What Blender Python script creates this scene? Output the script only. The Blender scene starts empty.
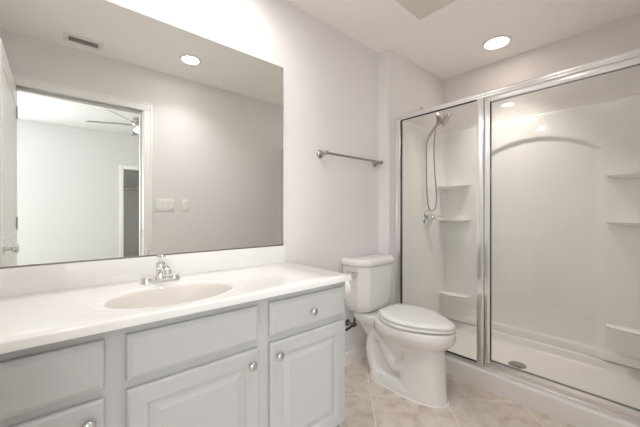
import bpy, bmesh, math, random
from mathutils import Vector, Matrix
random.seed(4)
C = bpy.context.scene.collection
PI = math.pi
sc = bpy.context.scene

# ------------------------------------------------------------------ camera, world, exposure
cam_d = bpy.data.cameras.new('camera')
cam_d.sensor_width = 36.0
cam_d.lens = 304.0/640.0*36.0
cam_d.clip_start = 0.01
cam = bpy.data.objects.new('camera', cam_d)
C.objects.link(cam)
cam.location = (0, 0, 1.12)
cam.rotation_euler = (math.radians(90), 0, math.radians(48.9-90))
sc.camera = cam
w = bpy.data.worlds.new('world'); sc.world = w
w.use_nodes = True
w.node_tree.nodes['Background'].inputs[0].default_value = (0.85, 0.92, 1.0, 1)
w.node_tree.nodes['Background'].inputs[1].default_value = 1.0
sc.view_settings.view_transform = 'Standard'
sc.view_settings.look = 'None'
sc.view_settings.gamma = 1.0
sc.view_settings.exposure = -0.42
sc.view_settings.use_curve_mapping = False
sc.cycles.max_bounces = 24
sc.cycles.diffuse_bounces = 16
sc.cycles.glossy_bounces = 8
sc.cycles.transparent_max_bounces = 24

def area(name, loc, rot, sx, sy, power, col):
    l = bpy.data.lights.new(name, 'AREA'); l.shape = 'RECTANGLE'
    l.size = sx; l.size_y = sy; l.energy = power; l.color = col
    o = bpy.data.objects.new(name, l); C.objects.link(o)
    o.location = loc; o.rotation_euler = rot
    return o
BED_WIN = 64.0
FAR_FILL = 110.0  # power of the added fill lamp in the far bedroom wall
DOWN_E = 70.0
SPOT_W = 7.0      # what each recessed light throws downwards (watts)
area('added_fill_far', (-1.28, -4.26, 1.5), (math.radians(90), 0, 0), 1.0, 1.4, FAR_FILL, (0.95, 0.98, 1.0))  # added fill lamp, out of view, brightens vanity and cabinet fronts through the doorway
area('window_daylight', (-1.86, -2.2, 1.5), (0, math.radians(-90), 0), 1.4, 1.7, BED_WIN, (0.95, 0.98, 1.0))

# ------------------------------------------------------------------ materials
def mat(name, col, rough=0.5, metal=0.0, spec=0.5, bump=0.0, bscale=60.0, coat=0.0, var=0.0, vscale=3.0):
    m = bpy.data.materials.new(name); m.use_nodes = True
    nt = m.node_tree; b = nt.nodes['Principled BSDF']
    b.inputs['Base Color'].default_value = (*col, 1)
    b.inputs['Roughness'].default_value = rough
    b.inputs['Metallic'].default_value = metal
    b.inputs['Specular IOR Level'].default_value = spec
    b.inputs['Coat Weight'].default_value = coat
    tc = nt.nodes.new('ShaderNodeTexCoord')
    if bump > 0:
        n = nt.nodes.new('ShaderNodeTexNoise'); n.inputs['Scale'].default_value = bscale
        n.inputs['Detail'].default_value = 4
        bp = nt.nodes.new('ShaderNodeBump'); bp.inputs['Strength'].default_value = bump
        bp.inputs['Distance'].default_value = 0.002
        nt.links.new(tc.outputs['Object'], n.inputs['Vector'])
        nt.links.new(n.outputs[0], bp.inputs['Height'])
        nt.links.new(bp.outputs[0], b.inputs['Normal'])
    if var > 0:
        n = nt.nodes.new('ShaderNodeTexNoise'); n.inputs['Scale'].default_value = vscale
        r = nt.nodes.new('ShaderNodeMix'); r.data_type = 'RGBA'
        r.inputs[6].default_value = (*[c*(1-var) for c in col], 1)
        r.inputs[7].default_value = (*[min(1, c*(1+var)) for c in col], 1)
        nt.links.new(tc.outputs['Object'], n.inputs['Vector'])
        nt.links.new(n.outputs[0], r.inputs[0]); nt.links.new(r.outputs[2], b.inputs['Base Color'])
    return m
def emit(name, col, s):
    m = bpy.data.materials.new(name); m.use_nodes = True
    nt = m.node_tree; nt.nodes.clear()
    o = nt.nodes.new('ShaderNodeOutputMaterial'); e = nt.nodes.new('ShaderNodeEmission')
    e.inputs[0].default_value = (*col, 1); e.inputs[1].default_value = s
    nt.links.new(e.outputs[0], o.inputs[0]); return m
def glass(name):
    m = bpy.data.materials.new(name); m.use_nodes = True
    nt = m.node_tree; nt.nodes.clear()
    o = nt.nodes.new('ShaderNodeOutputMaterial'); mx = nt.nodes.new('ShaderNodeMixShader')
    t = nt.nodes.new('ShaderNodeBsdfTransparent'); g = nt.nodes.new('ShaderNodeBsdfGlossy')
    f = nt.nodes.new('ShaderNodeFresnel'); f.inputs[0].default_value = 1.45
    t.inputs[0].default_value = (0.965, 0.975, 0.97, 1); g.inputs['Roughness'].default_value = 0.0
    nt.links.new(f.outputs[0], mx.inputs[0]); nt.links.new(t.outputs[0], mx.inputs[1])
    nt.links.new(g.outputs[0], mx.inputs[2]); nt.links.new(mx.outputs[0], o.inputs[0]); return m
def tile_mat():
    m = bpy.data.materials.new('floor_tile'); m.use_nodes = True
    nt = m.node_tree; b = nt.nodes['Principled BSDF']; N = nt.nodes.new; L = nt.links.new
    tc = N('ShaderNodeTexCoord'); sp = N('ShaderNodeSeparateXYZ'); L(tc.outputs['Object'], sp.inputs[0])
    def mth(op, a, b_=None, c=None):
        n = N('ShaderNodeMath'); n.operation = op
        for i, v in enumerate((a, b_, c)):
            if v is None: continue
            if isinstance(v, (int, float)): n.inputs[i].default_value = v
            else: L(v, n.inputs[i])
        return n.outputs[0]
    P = 0.622
    u = mth('DIVIDE', mth('SUBTRACT', mth('SUBTRACT', sp.outputs[0], sp.outputs[1]), 0.262), P)
    v = mth('DIVIDE', mth('SUBTRACT', mth('ADD', sp.outputs[0], sp.outputs[1]), 2.672), P)
    def edge(a):
        fr = mth('FRACT', a); return mth('MINIMUM', fr, mth('SUBTRACT', 1.0, fr))
    e = mth('MINIMUM', edge(u), edge(v))
    g = mth('LESS_THAN', e, 0.0065)
    # per tile tone
    cb = N('ShaderNodeCombineXYZ'); L(mth('FLOOR', u), cb.inputs[0]); L(mth('FLOOR', v), cb.inputs[1])
    wn = N('ShaderNodeTexWhiteNoise'); L(cb.outputs[0], wn.inputs['Vector'])
    off = N('ShaderNodeVectorMath'); off.operation = 'ADD'; L(tc.outputs['Object'], off.inputs[0]); L(wn.outputs['Color'], off.inputs[1])
    n1 = N('ShaderNodeTexNoise'); n1.inputs['Scale'].default_value = 13; n1.inputs['Detail'].default_value = 9
    n1.inputs['Distortion'].default_value = 0.35; n1.inputs['Roughness'].default_value = 0.62
    L(off.outputs[0], n1.inputs['Vector'])
    cr = N('ShaderNodeValToRGB'); L(n1.outputs[0], cr.inputs[0])
    el = cr.color_ramp.elements
    el[0].position = 0.33; el[0].color = (0.57, 0.48, 0.40, 1)
    el[1].position = 0.68; el[1].color = (0.78, 0.72, 0.64, 1)
    k = el.new(0.5); k.color = (0.71, 0.63, 0.55, 1)
    mx = N('ShaderNodeMix'); mx.data_type = 'RGBA'; L(g, mx.inputs[0]); L(cr.outputs[0], mx.inputs[6])
    mx.inputs[7].default_value = (0.85, 0.80, 0.73, 1)
    L(mx.outputs[2], b.inputs['Base Color']); b.inputs['Roughness'].default_value = 0.42
    bp = N('ShaderNodeBump'); bp.inputs['Strength'].default_value = 0.3; bp.inputs['Distance'].default_value = 0.002
    bp.invert = True; L(g, bp.inputs['Height']); L(bp.outputs[0], b.inputs['Normal'])
    return m
M = dict(
    wall=mat('wall_paint', (0.785, 0.768, 0.768), 0.7, spec=0.2, bump=0.12, bscale=220),
    ceil=mat('ceiling_paint', (0.94, 0.915, 0.885), 0.8, spec=0.2, bump=0.15, bscale=180),
    bedwall=mat('bedroom_paint', (0.72, 0.72, 0.715), 0.8, spec=0.2, bump=0.1, bscale=200),
    trim=mat('trim_paint', (0.88, 0.87, 0.855), 0.35, bump=0.03, bscale=30),
    cab=mat('cabinet_paint', (0.535, 0.54, 0.545), 0.38, bump=0.04, bscale=90),
    dark=mat('cabinet_inside', (0.30, 0.29, 0.28), 0.8, bump=0.1),
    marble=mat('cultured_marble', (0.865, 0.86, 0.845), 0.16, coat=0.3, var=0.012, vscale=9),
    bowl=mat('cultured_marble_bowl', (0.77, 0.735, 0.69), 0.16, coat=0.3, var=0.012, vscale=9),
    chrome=mat('chrome', (0.86, 0.86, 0.86), 0.08, metal=1.0, var=0.01),
    nickel=mat('brushed_nickel', (0.46, 0.44, 0.42), 0.28, metal=1.0, bump=0.03, bscale=300),
    knobm=mat('satin_nickel_knob', (0.68, 0.67, 0.66), 0.25, metal=1.0, bump=0.03, bscale=300),
    alu=mat('polished_aluminium', (0.92, 0.92, 0.925), 0.24, metal=1.0, bump=0.02, bscale=200),
    gasket=mat('black_gasket', (0.02, 0.02, 0.02), 0.6, bump=0.05),
    rubber=mat('dark_supply_hose', (0.05, 0.04, 0.04), 0.5, bump=0.2, bscale=500),
    porc=mat('white_porcelain', (0.82, 0.815, 0.81), 0.08, coat=0.5, var=0.008, vscale=5),
    seat=mat('white_plastic_seat', (0.88, 0.88, 0.875), 0.2, var=0.008),
    acr=mat('white_fiberglass', (0.89, 0.885, 0.88), 0.10, coat=0.5, var=0.01, vscale=3),
    pan=mat('white_fiberglass_base', (0.80, 0.785, 0.77), 0.38, coat=0.1, var=0.01, vscale=3),
    mirror=mat('mirror_silver', (0.87, 0.885, 0.862), 0.0, metal=1.0, var=0.002),
    glass=glass('shower_glass'),
    lamp=emit('downlight_glow_warm', (1.0, 0.83, 0.68), DOWN_E*0.5),
    lampn=emit('downlight_glow', (1.0, 0.975, 0.95), DOWN_E*0.8),
    fanlamp=emit('fan_light_glow', (1.0, 0.9, 0.75), 4),
    plate=mat('switch_plastic', (0.84, 0.83, 0.81), 0.35, var=0.01),
    vent=mat('vent_metal', (0.80, 0.79, 0.76), 0.5, var=0.01),
    slot=mat('vent_slot_dark', (0.30, 0.30, 0.285), 0.8, var=0.05),
    fanc=mat('exhaust_cover_plastic', (0.74, 0.72, 0.65), 0.6, var=0.01),
    carpet=mat('bedroom_carpet', (0.55, 0.50, 0.44), 0.95, bump=0.8, bscale=400),
    blade=mat('fan_blade_paint', (0.38, 0.37, 0.37), 0.5, var=0.02),
    paper=mat('toilet_paper', (0.88, 0.87, 0.85), 0.9, bump=0.3, bscale=150),
    brass=mat('dark_metal', (0.30, 0.28, 0.26), 0.3, metal=1.0, var=0.02),
    closet=mat('closet_paint', (0.92, 0.92, 0.92), 0.8, bump=0.1, bscale=200),
    tile=tile_mat(),
)

# ------------------------------------------------------------------ mesh helpers
def box(bm, x0, x1, y0, y1, z0, z1, bev=0.0, seg=2):
    vs = [bm.verts.new(p) for p in ((x0,y0,z0),(x1,y0,z0),(x1,y1,z0),(x0,y1,z0),(x0,y0,z1),(x1,y0,z1),(x1,y1,z1),(x0,y1,z1))]
    fs = [bm.faces.new([vs[i] for i in q]) for q in ((3,2,1,0),(4,5,6,7),(0,1,5,4),(1,2,6,5),(2,3,7,6),(3,0,4,7))]
    if bev > 0:
        es = {e for f in fs for e in f.edges}
        bmesh.ops.bevel(bm, geom=list(es), offset=bev, segments=seg, profile=0.5, affect='EDGES')
def rings(bm, rs, cap0=True, cap1=True, closed=True):
    R = [[bm.verts.new(p) for p in r] for r in rs]
    n = len(R[0])
    for a, b in zip(R, R[1:]):
        for i in range(n if closed else n-1):
            j = (i+1) % n
            try: bm.faces.new((a[i], a[j], b[j], b[i]))
            except ValueError: pass
    if cap0 and closed: bm.faces.new(R[0][::-1])
    if cap1 and closed: bm.faces.new(R[-1])
    return R
def tube(bm, pts, r, seg=14, cap=True):
    pts = [Vector(p) for p in pts]; n = len(pts)
    rs = r if isinstance(r, (list, tuple)) else [r]*n
    up = Vector((0, 0, 1)); out = []; prev = None
    for i, p in enumerate(pts):
        d = (pts[min(i+1, n-1)] - pts[max(i-1, 0)]).normalized()
        if prev is None:
            a = up if abs(d.dot(up)) < 0.9 else Vector((1, 0, 0))
            x = d.cross(a).normalized()
        else:
            x = (prev - d*prev.dot(d)).normalized()
        y = d.cross(x); prev = x
        out.append([p + (x*math.cos(2*PI*k/seg) + y*math.sin(2*PI*k/seg))*rs[i] for k in range(seg)])
    rings(bm, out, cap, cap)
def smooth_path(pts, n=8):
    P = [Vector(p) for p in pts]; out = []
    for i in range(len(P)-1):
        a, b, c, d = P[max(i-1, 0)], P[i], P[i+1], P[min(i+2, len(P)-1)]
        for k in range(n):
            t = k/n
            out.append(0.5*((2*b)+(c-a)*t+(2*a-5*b+4*c-d)*t*t+(3*b-a-3*c+d)*t**3))
    out.append(P[-1]); return out
def lathe(bm, c, axis, prof, seg=32):
    """prof: (distance along axis, radius)"""
    c = Vector(c); a = Vector(axis).normalized()
    t = Vector((0, 0, 1)) if abs(a.z) < 0.9 else Vector((1, 0, 0))
    x = a.cross(t).normalized(); y = a.cross(x)
    rings(bm, [[c + a*h + (x*math.cos(2*PI*k/seg)+y*math.sin(2*PI*k/seg))*max(r, 1e-4) for k in range(seg)] for h, r in prof])
def origin_of(bm):
    xs = [v.co.x for v in bm.verts]; ys = [v.co.y for v in bm.verts]; zs = [v.co.z for v in bm.verts]
    return Vector(((min(xs)+max(xs))/2, (min(ys)+max(ys))/2, min(zs)))
def root_loc(p):
    v = Vector((0, 0, 0))
    while p: v += p.location; p = p.parent
    return v
def obj(name, bm, m, parent=None, smooth=None, keep=False):
    bmesh.ops.remove_doubles(bm, verts=bm.verts, dist=1e-6)
    bmesh.ops.recalc_face_normals(bm, faces=bm.faces)
    base = root_loc(parent) if parent else (Vector((0, 0, 0)) if keep else origin_of(bm))
    bm.transform(Matrix.Translation(-base))
    me = bpy.data.meshes.new(name); bm.to_mesh(me); bm.free()
    o = bpy.data.objects.new(name, me); C.objects.link(o)
    if parent: o.parent = parent
    else: o.location = base
    me.materials.append(m if not isinstance(m, str) else M[m])
    if smooth is not None:
        for p in me.polygons: p.use_smooth = True
        if smooth < 180:
            bm2 = bmesh.new(); bm2.from_mesh(me)
            for e in bm2.edges:
                if len(e.link_faces) == 2 and e.calc_face_angle(0) > math.radians(smooth): e.smooth = False
            bm2.to_mesh(me); bm2.free()
    return o
def thing(name, label, cat, loc, group=None):
    o = bpy.data.objects.new(name, None); C.objects.link(o); o.location = loc
    o.empty_display_size = 0.05
    o['label'] = label; o['category'] = cat
    if group: o['group'] = group
    return o
def tag(o, label, cat, group=None, kind=None):
    o['label'] = label; o['category'] = cat
    if group: o['group'] = group
    if kind: o['kind'] = kind
    return o
def struct(name, bm, m, label=None, cat=None, smooth=None):
    o = obj(name, bm, m, None, smooth, keep=True); o['kind'] = 'structure'
    if label: o['label'] = label; o['category'] = cat
    return o
def B(): return bmesh.new()
def bx(name, m, dims, parent, bev=0.0, smooth=None):
    b = B(); box(b, *dims, bev=bev); return obj(name, b, m, parent, 40 if bev else smooth)

# ------------------------------------------------------------------ room dimensions (metres)
XL, XR = -0.345, 2.895       # side walls of the bathroom
YB = 1.565                   # mirror wall
YS = 1.467                   # shower end of that wall, standing forward
XJ = 2.004                   # where it steps forward
CH = 2.44                    # bathroom ceiling
YF = 0.0                     # door wall
WT = 0.12
DX0, DX1, DZ = -0.215, 0.60, 2.05
BX0, BX1, BY0, BCH = -1.9, 2.5, -4.30, 2.75

# floor
b = B(); box(b, XL-.1, XR+.1, -WT/2, YB+.1, -.08, 0); struct('floor', b, 'tile', 'beige stone-look floor tiles laid diagonally with pale grout', 'floor')
b = B(); box(b, BX0-.1, BX1+.1, BY0-1.9, -WT/2, -.08, 0); struct('floor', b, 'carpet', 'beige bedroom carpet beyond the bathroom door', 'floor')
# ceilings
b = B(); box(b, XL-.1, XR+.1, YF, YB+.1, CH, CH+.08); struct('ceiling', b, 'ceil', 'flat off-white bathroom ceiling', 'ceiling')
b = B(); box(b, BX0-.1, BX1+.1, BY0-1.9, YF-WT, BCH, BCH+.08); struct('ceiling', b, 'bedwall', 'white bedroom ceiling seen in the mirror', 'ceiling')
# mirror wall with the bullnosed step at the shower
b = B(); r = 0.02
pl = [(XL-.1, YB), (XJ-.012, YB), (XJ-.003, YB-.003), (XJ, YB-.012)]
for k in range(9):
    a = PI + k/8*PI/2
    pl.append((XJ+r+r*math.cos(a), YS+r+r*math.sin(a)))
pl += [(XR+.1, YS), (XR+.1, YB+.1), (XL-.1, YB+.1)]
rings(b, [[(x, y, 0) for x, y in pl], [(x, y, CH) for x, y in pl]])
struct('wall_back', b, 'wall', 'warm light grey painted wall behind the mirror and toilet', 'wall', smooth=35)
b = B(); box(b, XR, XR+.1, YF, YS, 0, CH); struct('wall_right', b, 'wall', 'warm beige painted wall above the shower surround', 'wall')
b = B(); box(b, XL-.1, XL, YF, YB, 0, CH); struct('wall_left', b, 'wall', 'light grey painted wall at the left end of the vanity', 'wall')
b = B()
box(b, BX0-.1, DX0-.02, -WT, YF, 0, BCH); box(b, DX1+.02, XR+.1, -WT, YF, 0, BCH); box(b, DX0-.02, DX1+.02, -WT, YF, DZ+.02, BCH)
struct('wall_front', b, 'wall', 'grey painted wall with the doorway and light switches seen in the mirror', 'wall')
# bedroom shell
b = B(); cx0, cx1, cz = 1.07, 1.90, 2.045
box(b, BX0-.1, -1.8, BY0-.12, BY0, 0, BCH); box(b, -.76, cx0, BY0-.12, BY0, 0, BCH); box(b, -1.8, -.76, BY0-.12, BY0, 0, .78); box(b, -1.8, -.76, BY0-.12, BY0, 2.22, BCH); box(b, cx1, BX1+.1, BY0-.12, BY0, 0, BCH); box(b, cx0, cx1, BY0-.12, BY0, cz, BCH)
struct('wall_bedroom_far', b, 'bedwall', 'bright white bedroom wall with closet opening seen in the mirror', 'wall')
b = B(); WY0, WY1, WZ0, WZ1 = -3.05, -1.35, 0.8, 2.2
box(b, BX0-.1, BX0, BY0, WY0, 0, BCH); box(b, BX0-.1, BX0, WY1, -WT, 0, BCH); box(b, BX0-.1, BX0, WY0, WY1, 0, WZ0); box(b, BX0-.1, BX0, WY0, WY1, WZ1, BCH)
struct('wall_bedroom_left', b, 'bedwall', 'white bedroom wall with window', 'wall')
b = B(); box(b, BX1, BX1+.1, BY0, -WT, 0, BCH); struct('wall_bedroom_right', b, 'bedwall', 'white bedroom side wall', 'wall')
win = B()
for d in ((BX0-.08, BX0-.03, WY0, WY0+.05, WZ0, WZ1), (BX0-.08, BX0-.03, WY1-.05, WY1, WZ0, WZ1), (BX0-.08, BX0-.03, WY0+.05, WY1-.05, WZ0, WZ0+.05),
          (BX0-.08, BX0-.03, WY0+.05, WY1-.05, WZ1-.05, WZ1), (BX0-.075, BX0-.035, WY0+.05, WY1-.05, 1.48, 1.52)): box(win, *d)
struct('window_1', win, 'trim', 'white window frame on the bedroom side wall', 'window')
win = B()  # unseen second window, added to give the far fill lamp an opening
for d in ((-1.8, -1.75, .78, 2.22), (-.81, -.76, .78, 2.22), (-1.75, -.81, .78, .83), (-1.75, -.81, 2.17, 2.22), (-1.75, -.81, 1.48, 1.52)):
    box(win, d[0], d[1], BY0-.08, BY0-.03, d[2], d[3])
struct('added_window_2', win, 'trim', 'white frame of an unseen window added for fill light on the far bedroom wall', 'window')
# closet beyond
b = B(); box(b, .5, .6, BY0-1.72, BY0-.12, 0, 2.44); struct('wall_closet_left', b, 'closet', 'unlit closet side wall', 'wall')
b = B(); box(b, BX1, BX1+.1, BY0-1.72, BY0-.12, 0, 2.44); struct('wall_closet_right', b, 'closet', 'unlit closet side wall away from the bedroom window', 'wall')
b = B(); box(b, .5, BX1+.1, BY0-1.82, BY0-1.72, 0, 2.44); struct('wall_closet_back', b, 'closet', 'grey unlit closet back wall seen in the mirror', 'wall')
b = B(); box(b, .5, BX1+.1, BY0-1.82, BY0-.12, 2.44, 2.5); struct('ceiling', b, 'closet', 'closet ceiling', 'ceiling')
b = B(); box(b, .6, BX1, BY0-1.72, BY0-1.705, 0, .12); struct('baseboard_closet', b, 'trim', 'white baseboard at the foot of the closet wall', 'baseboard')
cs = thing('closet_shelf', 'white shelf with hanging rod inside the dark closet in the mirror', 'shelf', (1.55, BY0-1.55, 1.78))
bx('shelf_board', 'trim', (.602, BX1-.002, BY0-1.718, BY0-1.40, 1.80, 1.82), cs)
b = B(); tube(b, [(.602, BY0-1.45, 1.74), (BX1-.002, BY0-1.45, 1.74)], .014); obj('hanging_rod', b, 'chrome', cs, 40)
bx('cleat', 'trim', (.602, BX1-.002, BY0-1.718, BY0-1.70, 1.70, 1.80), cs)
# closet casing
b = B()
box(b, cx0-.075, cx0, BY0, BY0+.018, 0, cz+.075, .004); box(b, cx1, cx1+.075, BY0, BY0+.018, 0, cz+.075, .004); box(b, cx0, cx1, BY0, BY0+.018, cz, cz+.075, .004)
struct('trim_2', b, 'trim', 'white casing around the bedroom closet opening', 'trim', smooth=40)
b = B(); box(b, BX0, cx0-.075, BY0, BY0+.014, 0, .1); struct('baseboard_bedroom', b, 'trim', 'white bedroom baseboard', 'baseboard')

# door casing and jambs (bathroom doorway)
def casing_leg(b, x0, x1, z1, y0, y1):
    box(b, x0, x1, y0, y1, 0, z1, .005)
b = B()
CW = .072
for (y0, y1) in ((YF, YF+.017), (-WT-.017, -WT)):
    if y0 >= 0:
        casing_leg(b, DX1, DX1+CW, DZ, y0, y1); box(b, DX0-CW, DX1+CW, y0, y1, DZ, DZ+CW, .005); casing_leg(b, DX0-CW, DX0, DZ, y0, y1)
        box(b, DX1+CW-.018, DX1+CW-.004, y1-.001, y1+.005, 0, DZ+.05, .002); box(b, DX0-CW, DX1+CW-.004, y1-.001, y1+.005, DZ+CW-.018, DZ+CW-.004, .002)
    else:
        casing_leg(b, DX1, DX1+CW, DZ, y0, y1); box(b, DX0-CW, DX1+CW, y0, y1, DZ, DZ+CW, .005); casing_leg(b, DX0-CW, DX0, DZ, y0, y1)
box(b, DX1, DX1+.0195, -WT, YF, 0, DZ); box(b, DX0-.0195, DX0, -WT, YF, 0, DZ); box(b, DX0-.0195, DX1+.0195, -WT, YF, DZ, DZ+.0195)
box(b, DX1-.012, DX1, -WT+.02, -WT+.06, 0, DZ-.012); box(b, DX0, DX1, -WT+.02, -WT+.06, DZ-.012, DZ)
tr = struct('trim_1', b, 'trim', 'white painted casing around the bathroom doorway', 'trim', smooth=40)
b = B(); box(b, DX1-.0015, DX1+.001, -.045, -.02, .90, .98, .0005); obj('strike_plate', b, 'nickel', tr)

# raised panel profile used by the doors and drawers; plane facing -Y (or rotated)
def panel_face(bm, x0, x1, z0, z1, yb, prof):
    """prof: (inset, y) from the back edge to the middle"""
    rs = [[(x0+i, y, z0+i), (x1-i, y, z0+i), (x1-i, y, z1-i), (x0+i, y, z1-i)] for i, y in prof]
    rings(bm, rs)

# bathroom door leaf, open against the left: lies in a plane X = const
dl = B(); lx0, lx1 = DX0-.030, DX0+.005
lx0, lx1 = -.246, -.211
LY0, LY1 = .030, .835
box(dl, lx0+.005, lx1-.005, LY0, LY1, .012, 2.035)
def leaf_frame(bm, xa, xb):
    st = .11
    for d in ((LY0, LY0+st, .012, 2.035), (LY1-st, LY1, .012, 2.035), (LY0+st, LY1-st, .012, .25), (LY0+st, LY1-st, 1.92, 2.035), (LY0+st, LY1-st, .82, .98),
              ):
        box(bm, xa, xb, d[0], d[1], d[2], d[3])
    for (z0, z1) in ((.29, .78), (1.02, 1.88)):
        box(bm, xa, xb, LY0+st+.03, LY1-st-.03, z0, z1, .003)
leaf_frame(dl, lx1-.005, lx1); leaf_frame(dl, lx0, lx0+.005)
door = struct('door_1', dl, 'trim', 'white paneled bathroom door standing open beside the vanity', 'door')
for s, xx in ((1, lx1), (-1, lx0)):
    k = B(); kc = (xx, LY1-.065, .93)
    lathe(k, kc, (s, 0, 0), [(0, .033), (.004, .033), (.008, .028), (.010, .013), (.030, .012), (.034, .020), (.042, .028), (.052, .030), (.060, .026), (.064, .014), (.065, 0)] if s > 0 else
          [(0, .033), (.004, .033), (.008, .028), (.010, .013), (.030, .012), (.034, .020), (.042, .028), (.052, .030), (.060, .026), (.064, .014), (.065, 0)])
    obj('door_knob', k, 'chrome', door, 40)
for hz in (.25, 1.05, 1.85):
    h = B(); tube(h, [(lx1+.004, LY0-.006, hz-.045), (lx1+.004, LY0-.006, hz+.045)], .006); obj('hinge', h, 'nickel', door, 40)

# baseboards
def baseboard(name, x0, x1, y0, y1, label):
    b = B(); box(b, x0, x1, y0, y1, 0, .078)
    if abs(x1-x0) > abs(y1-y0):
        m_ = y0+.004 if y1 > 1 else y0
        box(b, x0, x1, y0+(.004 if y1 > 1 else 0), y1-(0 if y1 > 1 else .004), .078, .09, .002)
    else: box(b, x0+.004, x1, y0, y1, .078, .09, .002)
    return struct(name, b, 'trim', label, 'baseboard')
baseboard('baseboard_back', 1.0665, XJ-.0135, YB-.014, YB, 'white baseboard behind the toilet')
baseboard('baseboard_step', XJ-.013, XJ, YS, YB-.014, 'short white baseboard on the wall step beside the shower')
baseboard('baseboard_front', DX1+CW+.002, 2.04, YF, YF+.014, 'white baseboard under the light switches')

# ------------------------------------------------------------------ vanity cabinet
VX0, VX1, VY0, VY1, VZ = XL+.002, 1.066, 1.035, YB-.002, .800
van = thing('vanity_cabinet', 'long light grey painted bathroom vanity cabinet with raised panel doors', 'cabinet', ((VX0+VX1)/2, 1.3, 0))
secs = [(-.322, .103), (.155, .5825), (.631, 1.044)]
b = B()
box(b, VX1-.018, VX1, VY0+.019, VY1, .0, VZ); box(b, VX0, VX0+.018, VY0+.019, VY1, .0, VZ)      # sides
box(b, VX0+.018, VX1-.018, VY0+.019, VY1, .11, .128); box(b, VX0+.018, VX1-.018, VY1-.008, VY1, .128, VZ)
box(b, VX0, VX1, VY0+.07, VY0+.085, 0, .108)
obj('carcass', b, 'cab', van)
b = B()                                   # face frame
zr = [(.11, .145), (.600, .650), (.760, VZ)]
box(b, VX0, VX0+.035, VY0, VY0+.019, .11, VZ); box(b, .09, .168, VY0, VY0+.019, .11, VZ); box(b, .570, .645, VY0, VY0+.019, .11, VZ); box(b, 1.025, VX1, VY0, VY0+.019, .11, VZ)
for (a, c) in ((VX0+.035, .09), (.168, .570), (.645, 1.025)):
    for (z0, z1) in zr: box(b, a, c, VY0, VY0+.019, z0, z1)
obj('face_frame', b, 'cab', van)
yb, yf = VY0-.001, VY0-.020
def knob(px, pz, parent):
    k = B(); lathe(k, (px, yf, pz), (0, -1, 0), [(-.001, .008), (.004, .0075), (.010, .006), (.013, .010), (.018, .0155), (.022, .0165), (.026, .015), (.029, .010), (.030, 0)], 28)
    return obj('knob', k, 'knobm', parent, 50)
knobs = [('d', .066), ('d', .545), ('d', .664)]
for i, (x0, x1) in enumerate(secs):
    d = B(); panel_face(d, x0, x1, .637, .772, yb, [(0, yb), (0, yf+.007), (.003, yf+.004), (.012, yf+.001), (.015, yf), (.03, yf)])
    nm = 'drawer' if i != 1 else 'false_drawer_front'
    dd = obj(nm, d, 'cab', van)
    if i != 1: knob((x0+x1)/2, .700, dd)
    d = B(); panel_face(d, x0, x1, .128, .612, yb, [(0, yb), (0, yf+.006), (.002, yf+.003), (.008, yf), (.052, yf), (.055, yf+.002), (.059, yf+.009), (.066, yf+.0095), (.070, yf+.008), (.088, yf+.002), (.091, yf+.001), (.1, yf+.001)])
    dd = obj('door', d, 'cab', van)
    knob(knobs[i][1], .562, dd)

# ------------------------------------------------------------------ countertop with integral bowl
TX0, TX1, TY0, TY1, TZ = XL+.001, 1.073, 1.0, YB-.001, .826
SX, SY, SA, SB = .335, 1.200, .215, .142
ct = thing('countertop', 'cream cultured marble vanity top with integral oval sink and backsplash', 'countertop', ((TX0+TX1)/2, 1.28, .8005))
N = 128
angs = [2*PI*k/N for k in range(N)]
corner = []
for (cx, cy) in ((TX0, TY0), (TX1, TY0), (TX1, TY1), (TX0, TY1)):
    corner.append(math.atan2((cy-SY)/SB, (cx-SX)/SA) % (2*PI))
ks = {}
for c_, (cx, cy) in zip(corner, ((TX0, TY0), (TX1, TY0), (TX1, TY1), (TX0, TY1))):
    k = min(range(N), key=lambda q: abs(angs[q]-c_)); angs[k] = c_; ks[k] = (cx, cy)
def rect_pt(a):
    dx, dy = SA*math.cos(a), SB*math.sin(a); t = 1e9
    if dx > 1e-9: t = min(t, (TX1-SX)/dx)
    if dx < -1e-9: t = min(t, (TX0-SX)/dx)
    if dy > 1e-9: t = min(t, (TY1-SY)/dy)
    if dy < -1e-9: t = min(t, (TY0-SY)/dy)
    return SX+dx*t, SY+dy*t
def ell(s, z): return [(SX+SA*s*math.cos(a), SY+SB*s*math.sin(a), z) for a in angs]
out = [ks.get(k, rect_pt(a)) for k, a in enumerate(angs)]
def lerp_ring(t, z, inset=0.0):
    r = []
    for k, a in enumerate(angs):
        ex, ey = SX+SA*1.23*math.cos(a), SY+SB*1.23*math.sin(a)
        ox = min(max(out[k][0], TX0+inset), TX1-inset); oy = min(max(out[k][1], TY0+inset), TY1-inset)
        r.append((ex+(ox-ex)*t, ey+(oy-ey)*t, z))
    return r
top = B()
rings(top, [lerp_ring(1, TZ-.026), lerp_ring(1, TZ-.006), lerp_ring(1, TZ-.002, .002), lerp_ring(1, TZ, .006), lerp_ring(.5, TZ), ell(1.23, TZ), ell(1.21, TZ-.0004), ell(1.18, TZ-.0018), ell(1.15, TZ-.0022), ell(1.04, TZ-.0022),
            ell(1.0, TZ-.0032)], cap0=False, cap1=False)
obj('slab', top, 'marble', ct, 50)
bw = B()
prof = [(1.0, .0032), (.985, .006), (.965, .014), (.94, .028), (.90, .048), (.84, .068), (.75, .086), (.62, .102), (.46, .112), (.28, .118), (.12, .121)]
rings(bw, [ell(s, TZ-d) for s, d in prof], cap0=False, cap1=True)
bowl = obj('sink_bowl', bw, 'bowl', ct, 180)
bowl['label'] = 'oval beige sink bowl'
dr = B(); lathe(dr, (SX, SY, TZ-.1215), (0, 0, 1), [(0, .024), (.003, .024), (.004, .018), (.002, .016), (.002, 0)]); obj('drain', dr, 'chrome', bowl, 40)
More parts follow.
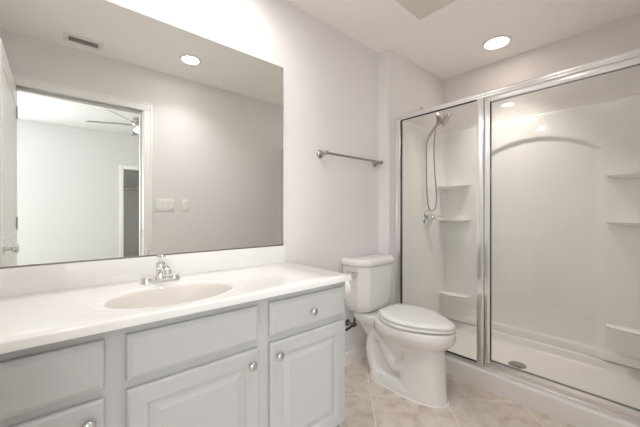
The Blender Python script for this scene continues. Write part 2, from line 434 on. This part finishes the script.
bx('backsplash', 'marble', (TX0, 1.064, YB-.021, YB-.001, TZ-.001, .924), ct, bev=.003)

# mirror
mr = thing('wall_mirror', 'wide frameless wall mirror above the vanity backsplash', 'mirror', (.36, YB-.003, .926))
bx('mirror_glass', 'mirror', (XL+.003, 1.060, YB-.007, YB-.001, .927, 2.018), mr)
bx('bottom_channel', 'brass', (XL+.003, 1.060, YB-.009, YB-.0075, .9245, .930), mr)

# ------------------------------------------------------------------ faucet
fa = thing('faucet', 'chrome centerset faucet behind the oval sink bowl', 'faucet', (.340, 1.445, TZ))
FX, FY = .345, 1.445
def stadium(cx, cy, hl, r, z, n=12):
    p = []
    for k in range(n+1):
        a = -PI/2 + PI*k/n; p.append((cx+hl-r+r*math.cos(a), cy+r*math.sin(a), z))
    for k in range(n+1):
        a = PI/2 + PI*k/n; p.append((cx-hl+r+r*math.cos(a), cy+r*math.sin(a), z))
    return p
b = B(); rings(b, [stadium(FX, FY, .080, .027, TZ-.0005), stadium(FX, FY, .080, .027, TZ+.009), stadium(FX, FY, .078, .025, TZ+.013), stadium(FX, FY, .073, .020, TZ+.014)])
obj('base_plate', b, 'chrome', fa, 40)
for s in (-1, 1):
    b = B(); lathe(b, (FX+s*.054, FY, TZ+.012), (0, 0, 1), [(0, .025), (.008, .0245), (.013, .022), (.015, .014), (.016, 0)]); obj('end_cap', b, 'chrome', fa, 40)
b = B(); lathe(b, (FX, FY, TZ+.012), (0, 0, 1), [(0, .024), (.01, .021), (.03, .019), (.05, .018), (.062, .019), (.070, .016), (.074, .008), (.075, 0)])
sp_ = smooth_path([(FX, FY, TZ+.042), (FX, FY-.035, TZ+.062), (FX, FY-.075, TZ+.068), (FX, FY-.100, TZ+.058)], 6)
tube(b, sp_, [.016]*6+[.0145]*6+[.0135]*7, 16)
obj('spout', b, 'chrome', fa, 45)
b = B(); lathe(b, (FX, FY-.104, TZ+.066), (0, -.25, -1), [(0, .013), (.004, .0165), (.022, .0165), (.026, .013), (.027, 0)], 20); obj('aerator', b, 'chrome', fa, 40)
b = B(); tube(b, smooth_path([(FX, FY, TZ+.084), (FX, FY-.004, TZ+.098), (FX, FY-.008, TZ+.108)], 4), .0045, 10)
lathe(b, (FX, FY-.008, TZ+.106), (0, -.25, 1), [(0, .006), (.002, .018), (.006, .019), (.008, .013), (.009, 0)], 24)
obj('lift_handle', b, 'chrome', fa, 40)

# ------------------------------------------------------------------ toilet
TC = 1.722
wc = thing('toilet', 'white two-piece elongated toilet with closed lid beside the shower', 'toilet', (TC, 1.2, 0))
def egg(cx, yb_, yf_, w_, z, n=56, ymid=None, pb=2.6):
    ym = ymid if ymid is not None else yb_-(yb_-yf_)*.42
    p = []
    for k in range(n):
        a = 2*PI*k/n; s, c = math.sin(a), math.cos(a)
        if c >= 0: e = pb; y = ym+(yb_-ym)*abs(c)**(2/e); x = w_*math.copysign(abs(s)**(2/e), s)
        else: y = ym-(ym-yf_)*abs(c)**(2/2.05); x = w_*math.copysign(abs(s)**(2/2.05), s)
        p.append((cx+x, y, z))
    return p
b = B()
rings(b, [egg(TC, 1.30, .925, .078, .20, pb=2.2), egg(TC, 1.31, .905, .094, .26, pb=2.2), egg(TC, 1.32, .872, .120, .305, pb=2.2), egg(TC, 1.33, .838, .150, .333, pb=2.2), egg(TC, 1.34, .814, .171, .358, pb=2.2),
          egg(TC, 1.34, .805, .179, .384, pb=2.2), egg(TC, 1.34, .806, .177, .412, pb=2.2), egg(TC, 1.34, .812, .174, .424, pb=2.2)])       # bowl and rim
rings(b, [egg(TC, 1.15, .850, .109, .0, pb=3), egg(TC, 1.15, .853, .107, .03, pb=3), egg(TC, 1.14, .860, .102, .10, pb=3), egg(TC, 1.13, .862, .101, .18, pb=3), egg(TC, 1.13, .868, .100, .26, pb=3), egg(TC, 1.12, .87, .100, .31, pb=3)])
def rrect(cx, x, y0, y1, r, z, n=6):
    p = []
    for (sx, sy, a0) in ((1, y1, 0), (-1, y1, PI/2), (-1, y0, PI), (1, y0, 3*PI/2)):
        ccx = cx+sx*(x-r); ccy = sy-r if sy == y1 else sy+r
        for k in range(n+1):
            a = a0+PI/2*k/n; p.append((ccx+r*math.cos(a), ccy+r*math.sin(a), z))
    return p
rings(b, [rrect(TC, .115, 1.0, 1.365, .06, 0), rrect(TC, .113, 1.0, 1.36, .06, .035), rrect(TC, .098, 1.0, 1.345, .06, .060), rrect(TC, .06, 1.0, 1.33, .05, .075)])     # foot
rings(b, [rrect(TC, .050, 1.05, 1.35, .03, .02), rrect(TC, .052, 1.05, 1.37, .03, .20), rrect(TC, .080, 1.15, 1.46, .03, .33), rrect(TC, .108, 1.18, 1.50, .04, .372), rrect(TC, .112, 1.2, 1.51, .04, .402), rrect(TC, .107, 1.2, 1.505, .04, .420)])
for s in (-1, 1):                                                     # trapway bulges
    tube(b, smooth_path([(TC+s*.046, 1.02, .24), (TC+s*.056, 1.10, .17), (TC+s*.056, 1.17, .145), (TC+s*.056, 1.225, .22), (TC+s*.055, 1.28, .295), (TC+s*.053, 1.34, .27), (TC+s*.052, 1.36, .18), (TC+s*.052, 1.335, .08), (TC+s*.05, 1.31, .03)], 6), [.045]*49, 14)
base = obj('bowl', b, 'porc', wc, 180)
rm = base.modifiers.new('remesh', 'REMESH'); rm.mode = 'VOXEL'; rm.voxel_size = .006; rm.use_smooth_shade = True
sm = base.modifiers.new('smooth', 'SMOOTH'); sm.iterations = 7; sm.factor = .5
for s in (-1, 1):
    b = B(); lathe(b, (TC+s*.094, 1.235, .062), (s*.25, 0, 1), [(-.010, .014), (.004, .013), (.010, .010), (.013, .005), (.014, 0)], 20); obj('bolt_cap', b, 'seat', wc, 50)
# caulk line at the foot
b = B(); fo = [(x, y) for x, y, z in egg(TC, 1.376, .838, .122, 0, pb=5, ymid=1.08)]
rings(b, [[(x, y, .0005) for x, y in fo], [(x, y, .005) for x, y in [(TC+(x-TC)*.975, 1.1+(y-1.1)*.985) for x, y in fo]]])
obj('caulk_line', b, 'trim', wc, 60)
# seat and lid
LO = [(0, .0), (0, .055), (.004, .085), (.03, .108), (.09, .134), (.17, .157), (.25, .173), (.33, .181), (.40, .183), (.48, .179), (.57, .167), (.67, .146), (.77, .119), (.86, .090), (.93, .062), (.975, .036), (.995, .015), (1, 0)]
def lidout(grow, z, dz=0.0):
    YBk, L = 1.272, .466
    right = [Vector((w_+(grow if w_ > 0 else 0), YBk-t*L + (grow if t < .02 else (-grow if t > .85 else 0)), 0)) for t, w_ in LO]
    q = smooth_path(right, 3)
    p = [(TC+v.x, v.y) for v in q] + [(TC-v.x, v.y) for v in q[1:-1]][::-1]
    return [(x, y, z+.018+dz*(y-.806)/.45) for x, y in p]
b = B(); rings(b, [lidout(-.012, .412), lidout(-.004, .4135), lidout(0, .418), lidout(0, .426, .004), lidout(-.004, .430, .005), lidout(-.012, .431, .005)]); obj('seat', b, 'seat', wc, 60)
b = B(); rings(b, [lidout(-.012, .4345, .006), lidout(-.002, .4355, .006), lidout(.001, .440, .008), lidout(.001, .446, .010), lidout(-.003, .452, .011), lidout(-.012, .456, .012)] + [[(TC+(x-TC)*k, 1.03+(y-1.03)*k, (z-.48)*(k)+.48+.003*(1-k)) for x, y, z in lidout(-.012, .456, .012)] for k in (.8, .5, .2)])
obj('seat_lid', b, 'seat', wc, 60)
for s in (-1, 1):
    b = B(); tube(b, [(TC+s*.06-.022, 1.277, .448), (TC+s*.06+.022, 1.277, .448)], .012, 14); obj('hinge', b, 'seat', wc, 40)
# tank
def oct_(hw, y0, y1, cxw, cyw, z, cx=TC+.022, bk=.012):
    return [(cx-hw, y1-bk, z), (cx-hw, y0+cyw, z), (cx-hw+cxw, y0, z), (cx+hw-cxw, y0, z), (cx+hw, y0+cyw, z), (cx+hw, y1-bk, z), (cx+hw-bk, y1, z), (cx-hw+bk, y1, z)]
def bev_loft(rs, name, off, seg=3):
    b = B(); rings(b, rs)
    bmesh.ops.bevel(b, geom=[e for e in b.edges], offset=off, segments=seg, profile=.5, affect='EDGES', clamp_overlap=True)
    return obj(name, b, 'porc', wc, 35)
bev_loft([oct_(.158, 1.375, 1.515, .06, .045, .428), oct_(.178, 1.352, 1.525, .07, .05, .47), oct_(.203, 1.332, 1.535, .075, .05, .757)], 'tank', .010)
bev_loft([oct_(.210, 1.325, 1.540, .080, .055, .758), oct_(.217, 1.318, 1.542, .083, .058, .767), oct_(.217, 1.318, 1.542, .083, .058, .790), oct_(.203, 1.332, 1.532, .078, .053, .804)], 'tank_lid', .006)
b = B(); hx, hy, hz = TC+.022-.192, 1.392, .722
lathe(b, (hx+.012, hy+.006, hz), (-.75, -.66, 0), [(0, .013), (.014, .013), (.018, .009), (.019, .007), (.030, .007)], 20)
tube(b, smooth_path([(hx-.012, hy-.012, hz), (hx-.026, hy+.012, hz-.001), (hx-.030, hy+.060, hz-.003)], 5), [.008]*6+[.010]*5, 12)
obj('flush_lever', b, 'chrome', wc, 45)

# water supply stop and hose
sv = thing('water_supply_valve', 'dark supply hose and shutoff valve under the left side of the tank', 'valve', (1.635, 1.53, .28))
vx, vz = 1.635, .312
b = B(); lathe(b, (vx, YB-.0005, vz), (0, -1, 0), [(0, .026), (.003, .026), (.008, .012), (.008, .008), (.05, .008), (.05, .012), (.078, .012), (.078, 0)], 20); obj('shutoff_stop', b, 'brass', sv, 40)
b = B(); tube(b, smooth_path([(vx, 1.495, vz+.008), (vx-.004, 1.49, vz+.05), (vx-.008, 1.475, vz+.085), (vx-.010, 1.465, .425)], 6), .0065, 10); obj('supply_hose', b, 'rubber', sv, 60)
b = B(); tube(b, smooth_path([(vx+.018, 1.495, vz+.002), (vx-.04, 1.492, vz-.002), (vx-.095, 1.49, vz-.012)], 5), .009, 10); obj('valve_handle', b, 'rubber', sv, 60)

# toilet paper roll on the side of the vanity
tp = thing('toilet_paper_roll', 'white toilet paper roll on the end panel of the vanity', 'toilet paper', (1.10, 1.14, .683))
b = B()
RC = (1.0765, 1.150, .724)
lathe(b, RC, (1, 0, 0), [(0, .020), (0, .060), (.002, .062), (.086, .062), (.088, .060), (.088, .020)], 40); obj('roll', b, 'paper', tp, 40)
b = B(); lathe(b, (1.0665, 1.15, .724), (1, 0, 0), [(0, .025), (.006, .025), (.008, .0095), (.10, .0095), (.103, .014), (.108, .014), (.110, 0)], 24); obj('holder_post', b, 'nickel', tp, 40)

# towel bar
tb = thing('towel_bar', 'brushed nickel towel bar on the wall above the toilet', 'towel bar', (1.655, 1.53, 1.525))
for px in (1.362, 1.950):
    b = B(); lathe(b, (px, YB-.0005, 1.525), (0, -1, 0), [(0, .029), (.006, .029), (.012, .024), (.016, .013), (.055, .011), (.062, .014), (.075, .014), (.079, .009), (.080, 0)], 28)
    obj('post', b, 'nickel', tb, 40)
b = B(); tube(b, [(1.352, YB-.068, 1.525), (1.960, YB-.068, 1.525)], .0085, 16); obj('bar', b, 'nickel', tb, 40)

# ------------------------------------------------------------------ shower pan
pan = thing('shower_pan', 'white fiberglass shower base with a raised front curb', 'shower base', (2.47, .73, 0))
def interp(pts, x):
    for (a, za), (c, zc) in zip(pts, pts[1:]):
        if a <= x <= c: return za+(zc-za)*((x-a)/(c-a) if c > a else 0)
    return pts[-1][1]
PX = [(2.060, .0), (2.060, .098), (2.0615, .106), (2.066, .113), (2.074, .117), (2.084, .118), (2.150, .118), (2.162, .115), (2.170, .106), (2.178, .07), (2.186, .048), (2.20, .040), (2.50, .030), (2.80, .042), (2.822, .050), (2.836, .068), (2.846, .098), (2.853, .108), (2.862, .112), (2.893, .112)]
PY = [(YF+.002, .112), (.034, .112), (.043, .108), (.050, .098), (.060, .068), (.074, .050), (.10, .040), (.72, .030), (1.37, .040), (1.395, .050), (1.409, .068), (1.419, .098), (1.426, .108), (1.435, .112), (YS-.002, .112)]
b = B(); grid = []
for x, zx in PX:
    row = []
    for y, zy in PY:
        z = zx if (x < 2.165) else max(zx, zy)
        row.append(b.verts.new((x, y, z)))
    grid.append(row)
for i in range(len(grid)-1):
    for j in range(len(grid[0])-1):
        try: b.faces.new((grid[i][j], grid[i][j+1], grid[i+1][j+1], grid[i+1][j]))
        except ValueError: pass
obj('basin', b, 'pan', pan, 60)
b = B(); lathe(b, (2.505, .715, .0305), (0, 0, 1), [(0, .058), (.003, .057), (.004, .050), (.003, .048), (.003, 0)], 32)
dn = obj('drain', b, 'nickel', pan, 40)
b = B()
for r_ in (.014, .026, .038):
    for k in range(int(r_*600)):
        a = 2*PI*k/int(r_*600); box(b, 2.505+r_*math.cos(a)-.003, 2.505+r_*math.cos(a)+.003, .715+r_*math.sin(a)-.003, .715+r_*math.sin(a)+.003, .0336, .0342)
obj('drain_holes', b, 'slot', dn)

# ------------------------------------------------------------------ shower surround
sur = thing('shower_surround', 'glossy white molded shower surround with arched back panel', 'shower surround', (2.5, .73, .112))
S0, S1, ZT, ZB = .022, 1.447, 1.90, .113
XBk = 2.872
def smst(e0, e1, x):
    t = min(1, max(0, (x-e0)/(e1-e0))); return t*t*(3-2*t)
YC = .718
def disp(y, z):
    dy = abs(y-YC)
    # inside the arch?
    R = .66; zc = 1.695-R
    side = smst(.375, .435, dy)
    arch = smst(R-.006, R+.030, math.hypot(dy, z-zc)) if z > zc else 0
    d = .015*max(side, arch)
    d += .010*(1-smst(.165, .185, z))
    return d
path = []      # (x, y, nx, ny, on_back)
for x in (2.136, 2.2, 2.3, 2.4, 2.5, 2.6, 2.7, 2.76, 2.80, 2.822): path.append((x, S1, 0, -1, 0))
for k in range(1, 8):
    a = k/8*PI/2; path.append((2.822+.05*math.sin(a), S1-.05+.05*math.cos(a), -math.sin(a), -math.cos(a), k/8))
y = S1-.05
ys = []
while y > S0+.05: ys.append(y); y -= .010
ys.append(S0+.05)
for y in ys: path.append((XBk, y, -1, 0, 1))
for k in range(1, 8):
    a = (1-k/8)*PI/2; path.append((2.822+.05*math.sin(a), S0+.05-.05*math.cos(a), -math.sin(a), math.cos(a), 1-k/8))
for x in (2.822, 2.80, 2.76, 2.7, 2.6, 2.5, 2.4, 2.3, 2.2, 2.136): path.append((x, S0, 0, 1, 0))
zs = [ZB, .13, .15, .165, .17, .175, .18, .19]
z = .22
while z < 1.2: zs.append(z); z += .06
while z < ZT-.012: zs.append(z); z += .010
rows = [[(x+nx*disp(y, z)*w_ , y+ny*disp(y, z)*w_, z) for x, y, nx, ny, w_ in path] for z in zs]
def off(row, d, z): return [(px-nx*d, py-ny*d, z) for (px, py, _), (x, y, nx, ny, w_) in zip(row, path)]
last = rows[-1]
rows.append(off(last, .003, ZT-.005)); rows.append(off(last, .008, ZT-.001)); 
rows.append([(min(2.893, x-nx*.06), min(YS-.002, max(.002, y-ny*.06)), ZT) for x, y, nx, ny, w_ in path])
b = B(); rings(b, rows, closed=False)
# front flanges
box(b, 2.128, 2.137, S1, YS-.002, ZB, ZT); box(b, 2.128, 2.137, .002, S0, ZB, ZT)
obj('wall_panels', b, 'acr', sur, 40)
def shelf(side, zt):
    """corner ledge; side 1 = mirror-wall corner, -1 = door-wall corner"""
    def ring(k, z):
        ycorn = S1 if side > 0 else S0
        pts = [(2.868, ycorn-side*.002)]
        L, D = .258, .105
        n = 16
        for q in range(n+1):
            a = q/n*PI/2
            # quarter superellipse from the side wall to the back wall
            xx = 2.850-(D-.02)*k*math.cos(a)**.55 if q < n else 2.868
            yy = ycorn-side*(.002+L*(.55+.45*k)*math.sin(a)**.75)
            pts.append((xx, yy, z))
        return [(pts[0][0], pts[0][1], z)] + pts[1:]
    b = B()
    rings(b, [ring(.03, zt-.034), ring(.35, zt-.028), ring(.66, zt-.019), ring(.88, zt-.011), ring(.98, zt-.005), ring(1.0, zt-.002), ring(.98, zt)])
    obj('corner_shelf', b, 'acr', sur, 50)
for zt in (1.38, 1.065, .365):
    shelf(1, zt); shelf(-1, zt)

# ------------------------------------------------------------------ framed glass enclosure
en = thing('shower_enclosure', 'framed glass shower enclosure with hinged door and polished aluminium frame', 'shower enclosure', (2.11, .73, .119))
FX0, FX1 = 2.086, 2.124
Y0, Y1 = .003, YS-.0015
def abx(name, dims, parent=en, bev=.003, m='alu'): return bx(name, m, dims, parent, bev=bev)
b = B(); box(b, FX0-.004, FX1+.004, Y0, Y1, 1.880, 1.903, .006); box(b, FX0+.002, FX1-.002, Y0, Y1, 1.869, 1.881, .002); obj('header', b, 'alu', en, 40)
b = B(); box(b, FX0-.006, FX1+.006, Y0, Y1, .1185, .130, .003); box(b, FX0, FX1-.008, Y0, Y1, .129, .141, .002); obj('threshold_track', b, 'alu', en, 40)
b = B(); box(b, FX0-.003, FX1, Y1-.054, Y1, .141, 1.869, .003); box(b, FX0-.007, FX0+.004, Y1-.022, Y1, .141, 1.869, .002); obj('wall_jamb', b, 'alu', en, 40)
b = B(); box(b, FX0-.003, FX1, Y0, Y0+.027, .141, 1.869, .003); obj('wall_jamb', b, 'alu', en, 40)
PY0, PY1 = .783, .827
b = B(); box(b, FX0-.002, FX1, PY0, PY1, .141, 1.869, .003); box(b, FX0-.006, FX0, PY0+.004, PY1-.004, .141, 1.869, .002); obj('post', b, 'alu', en, 40)
gx0, gx1 = 2.101, 2.106
g1 = abx('fixed_glass_panel', (gx0, gx1, PY1+.003, Y1-.057, .1445, 1.8655), m='glass', bev=0)
def gask(parent, y0, y1, z0, z1, t=.004, x0=gx0-.001, x1=gx1+.0005):
    b = B(); box(b, x0, x1, y0, y0+t, z0, z1); box(b, x0, x1, y1-t, y1, z0, z1); box(b, x0, x1, y0+t, y1-t, z0, z0+t); box(b, x0, x1, y0+t, y1-t, z1-t, z1)
    return obj('gasket', b, 'gasket', parent)
gask(g1, PY1+.0005, Y1-.0545, .1415, 1.8685)
# hinged door
DY0, DY1, DZ0, DZ1 = Y0+.030, PY0-.004, .147, 1.862
db = B(); sw = .034
box(db, FX0-.006, FX1-.010, DY1-sw, DY1, DZ0, DZ1, .004); box(db, FX0-.006, FX1-.010, DY0, DY0+sw, DZ0, DZ1, .004)
box(db, FX0-.006, FX1-.010, DY0+sw, DY1-sw, DZ1-.034, DZ1, .004); box(db, FX0-.006, FX1-.010, DY0+sw, DY1-sw, DZ0, DZ0+.038, .004)
box(db, FX0-.009, FX0-.005, DY0+.012, DY1-.012, DZ1-.022, DZ1-.012, .001); box(db, FX0-.009, FX0-.005, DY1-.022, DY1-.012, DZ0+.01, DZ1-.012, .001)
box(db, FX0-.009, FX0-.005, DY0+.012, DY1-.012, DZ0+.012, DZ0+.022, .001)
sd = obj('door', db, 'alu', en, 40)
gp = B(); box(gp, 2.095, 2.100, DY0+sw+.002, DY1-sw-.002, DZ0+.040, DZ1-.036); obj('glass_pane', gp, 'glass', sd)
gask(sd, DY0+sw, DY1-sw, DZ0+.038, DZ1-.034, .0018, 2.0925, 2.0955)
b = B(); box(b, FX0+.004, FX1-.012, DY1, DY1+.003, DZ0, DZ1); obj('magnetic_strip', b, 'gasket', sd)

# ------------------------------------------------------------------ hand shower and valve
hs = thing('hand_shower', 'chrome handheld shower head with looping hose on the shower side wall', 'shower head', (2.53, 1.40, 1.98))
SXX = 2.535
b = B(); lathe(b, (2.50, YS-.001, 2.055), (0, -1, 0), [(0, .028), (.004, .027), (.010, .014), (.011, 0)], 24)
tube(b, smooth_path([(2.50, YS-.005, 2.055), (2.507, 1.415, 2.052), (2.525, 1.355, 2.025), (2.535, 1.325, 1.975)], 6), .009, 12)
obj('shower_arm', b, 'chrome', hs, 45)
b = B(); lathe(b, (SXX, 1.325, 1.958), (0, -.6, -.8), [(0, .016), (.010, .019), (.035, .019), (.045, .015), (.046, 0)], 20)
lathe(b, (SXX-.045, 1.315, 1.965), (.9, -.1, -.6), [(0, .012), (.015, .02), (.04, .02), (.045, .012)], 16)
obj('bracket', b, 'nickel', hs, 45)
b = B(); hd = Vector((SXX+.020, 1.270, 1.940)); ax = Vector((.30, -.75, -.60))
lathe(b, hd-ax.normalized()*.016, ax, [(-.012, .012), (0, .030), (.012, .053), (.020, .059), (.028, .058), (.030, .050), (.031, 0)], 32)
tube(b, smooth_path([hd-Vector((0, -.005, .0)), (SXX-.005, 1.310, 1.915), (SXX-.035, 1.350, 1.86), (SXX-.055, 1.385, 1.795)], 6), [.015]*6+[.0135]*6+[.012]*7, 14)
obj('handset', b, 'nickel', hs, 45)
b = B(); tube(b, smooth_path([(SXX-.055, 1.385, 1.795), (SXX-.060, 1.405, 1.72), (SXX-.045, 1.415, 1.55), (SXX-.030, 1.42, 1.33), (SXX-.015, 1.415, 1.19), (SXX+.03, 1.405, 1.145), (SXX+.075, 1.39, 1.19), (SXX+.065, 1.38, 1.32), (SXX+.015, 1.37, 1.52), (SXX-.01, 1.36, 1.75), (SXX, 1.337, 1.935)], 8), .0065, 10)
obj('hose', b, 'nickel', hs, 60)
va = thing('shower_valve', 'round chrome shower valve plate with lever handle below the hose', 'shower valve', (2.565, 1.42, 1.075))
b = B(); lathe(b, (2.565, S1-.0005, 1.075), (0, -1, 0), [(0, .078), (.004, .077), (.012, .070), (.016, .040), (.018, .0)], 36); obj('valve_plate', b, 'chrome', va, 40)
b = B(); lathe(b, (2.565, S1-.012, 1.085), (0, -1, 0), [(0, .030), (.03, .026), (.055, .024), (.062, .018), (.064, 0)], 24)
tube(b, smooth_path([(2.565, S1-.055, 1.09), (2.60, S1-.075, 1.094), (2.645, S1-.095, 1.092)], 5), [.014]*5+[.011]*6, 12)
obj('lever_handle', b, 'chrome', va, 45)

# ------------------------------------------------------------------ lights and ceiling fittings
def downlight(x, y, r, glow, label, k=1.0, spread=130):
    t = thing('ceiling_downlight', label, 'ceiling light', (x, y, CH-.012), 'recessed ceiling lights')
    b = B(); lathe(b, (x, y, CH-.0005), (0, 0, -1), [(0, r), (.003, r), (.009, r-.006), (.011, r-.016), (.006, r-.022), (.001, r-.024), (0, r-.024)], 48)
    obj('trim_ring', b, 'trim', t, 50)
    l = area('downlight_beam', (x, y, CH-.013), (0, 0, 0), .12, .12, SPOT_W*k, (1.0, .91, .81) if glow == 'lamp' else (1.0, .97, .965))
    l.data.shape = 'DISK'; l.data.spread = math.radians(spread)
    b = B(); lathe(b, (x, y, CH-.0075), (0, 0, -1), [(0, r-.0225), (.002, r-.0235), (.0025, 0)], 48); obj('lens', b, glow, t, 60)
downlight(2.565, .870, .100, 'lamp', 'glowing round recessed light in the ceiling above the shower', .74, 85)
downlight(.875, .425, .088, 'lampn', 'glowing round recessed ceiling light seen in the vanity mirror', .75, 120)
downlight(.07, 1.275, .088, 'lampn', 'round recessed ceiling light over the left half of the vanity', .30, 140)
downlight(.73, 1.275, .088, 'lampn', 'round recessed ceiling light over the right half of the vanity', .30, 140)
ef = thing('exhaust_fan_cover', 'square beige exhaust fan cover on the ceiling above the toilet', 'exhaust fan', (1.70, .945, CH-.02))
b = B(); box(b, 1.553, 1.853, .795, 1.101, CH-.018, CH-.0005, .004); obj('cover', b, 'fanc', ef, 40)
bx('housing_rim', 'slot', (1.565, 1.841, .807, 1.089, CH-.0005, CH-.0001), ef)
av = thing('air_vent', 'rectangular white ceiling air vent with dark slots seen in the mirror', 'air vent', (.167, .170, CH-.01))
b = B()
ax0, ax1, ay0, ay1 = .045, .290, .105, .235
box(b, ax0, ax1, ay0, ay0+.028, CH-.008, CH-.0005, .002); box(b, ax0, ax1, ay1-.028, ay1, CH-.008, CH-.0005, .002)
box(b, ax0, ax0+.032, ay0+.028, ay1-.028, CH-.008, CH-.0005, .002); box(b, ax1-.032, ax1, ay0+.028, ay1-.028, CH-.008, CH-.0005, .002)
obj('frame', b, 'vent', av, 40)
bx('backing', 'slot', (ax0+.032, ax1-.032, ay0+.028, ay1-.028, CH-.002, CH-.0005), av)
b = B()
for k in range(6):
    y_ = ay0+.032+k*.0125
    vs = [(ax0+.032, y_, CH-.0025), (ax1-.032, y_, CH-.0025), (ax1-.032, y_+.006, CH-.008), (ax0+.032, y_+.006, CH-.008)]
    rings(b, [[(p[0], p[1], p[2]) for p in vs], [(p[0], p[1]+.0012, p[2]) for p in vs]])
obj('louvers', b, 'vent', av)
# ------------------------------------------------------------------ switches on the door wall
def switch_plate(x0, x1, n, label):
    t = thing('light_switch', label, 'light switch', ((x0+x1)/2, .003, 1.14))
    bx('wall_plate', 'plate', (x0, x1, .0005, .006, 1.143, 1.259), t, bev=.002)
    wd = (x1-x0)/n if n > 1 else x1-x0
    for k in range(n):
        cx = x0+(x1-x0)*(k+.5)/n
        b = B(); vs = [(cx-.0165, 1.168, .0062, .0075), (cx+.0165, 1.234, 0, 0)]
        rings(b, [[(cx-.0165, .006, 1.168), (cx+.0165, .006, 1.168), (cx+.0165, .0062, 1.234), (cx-.0165, .0062, 1.234)],
                  [(cx-.0155, .0072, 1.169), (cx+.0155, .0072, 1.169), (cx+.0155, .0112, 1.233), (cx-.0155, .0112, 1.233)]])
        obj('rocker', b, 'trim', t)
switch_plate(.698, .864, 3, 'white triple rocker light switch beside the door casing in the mirror')
switch_plate(.934, 1.005, 1, 'white single light switch right of the triple switch in the mirror')

# ------------------------------------------------------------------ bedroom ceiling fan
FC = Vector((.93, -1.92, 2.40))
cf = thing('ceiling_fan', 'bedroom ceiling fan with pale blades and light kit seen through the doorway', 'ceiling fan', (FC.x, FC.y, 2.3))
b = B(); lathe(b, (FC.x, FC.y, BCH-.0005), (0, 0, -1), [(0, .07), (.02, .068), (.05, .03), (.052, .012), (.24, .012)], 24); obj('downrod', b, 'nickel', cf, 45)
b = B(); lathe(b, FC+Vector((0, 0, .10)), (0, 0, -1), [(0, .03), (.01, .085), (.04, .10), (.10, .10), (.13, .07), (.14, .05)], 32); obj('motor_housing', b, 'nickel', cf, 45)
for k in range(5):
    a = math.radians(132+72*k)
    d = Vector((math.cos(a), math.sin(a), 0)); n_ = Vector((-d.y, d.x, .42)).normalized()
    b = B(); u_ = d.cross(n_).normalized()
    pr = [(.16, .045), (.20, .058), (.35, .066), (.60, .070), (.64, .060), (.655, .035)]
    rg = []
    for r_, hw in pr:
        c = FC+d*r_
        rg.append([c-n_*hw+u_*.003, c+n_*hw+u_*.003, c+n_*hw-u_*.003, c-n_*hw-u_*.003])
    rings(b, rg); bl = obj('blade', b, 'blade', cf)
    b = B(); tube(b, [FC+d*.08, FC+d*.20+Vector((0, 0, -.008))], .012, 8); obj('blade_arm', b, 'nickel', bl, 45)
b = B(); lathe(b, FC+Vector((0, 0, -.04)), (0, 0, -1), [(0, .05), (.02, .055), (.025, .07), (.045, .08), (.065, .06), (.08, .02), (.081, 0)], 24); obj('light_kit', b, 'fanlamp', cf, 45)
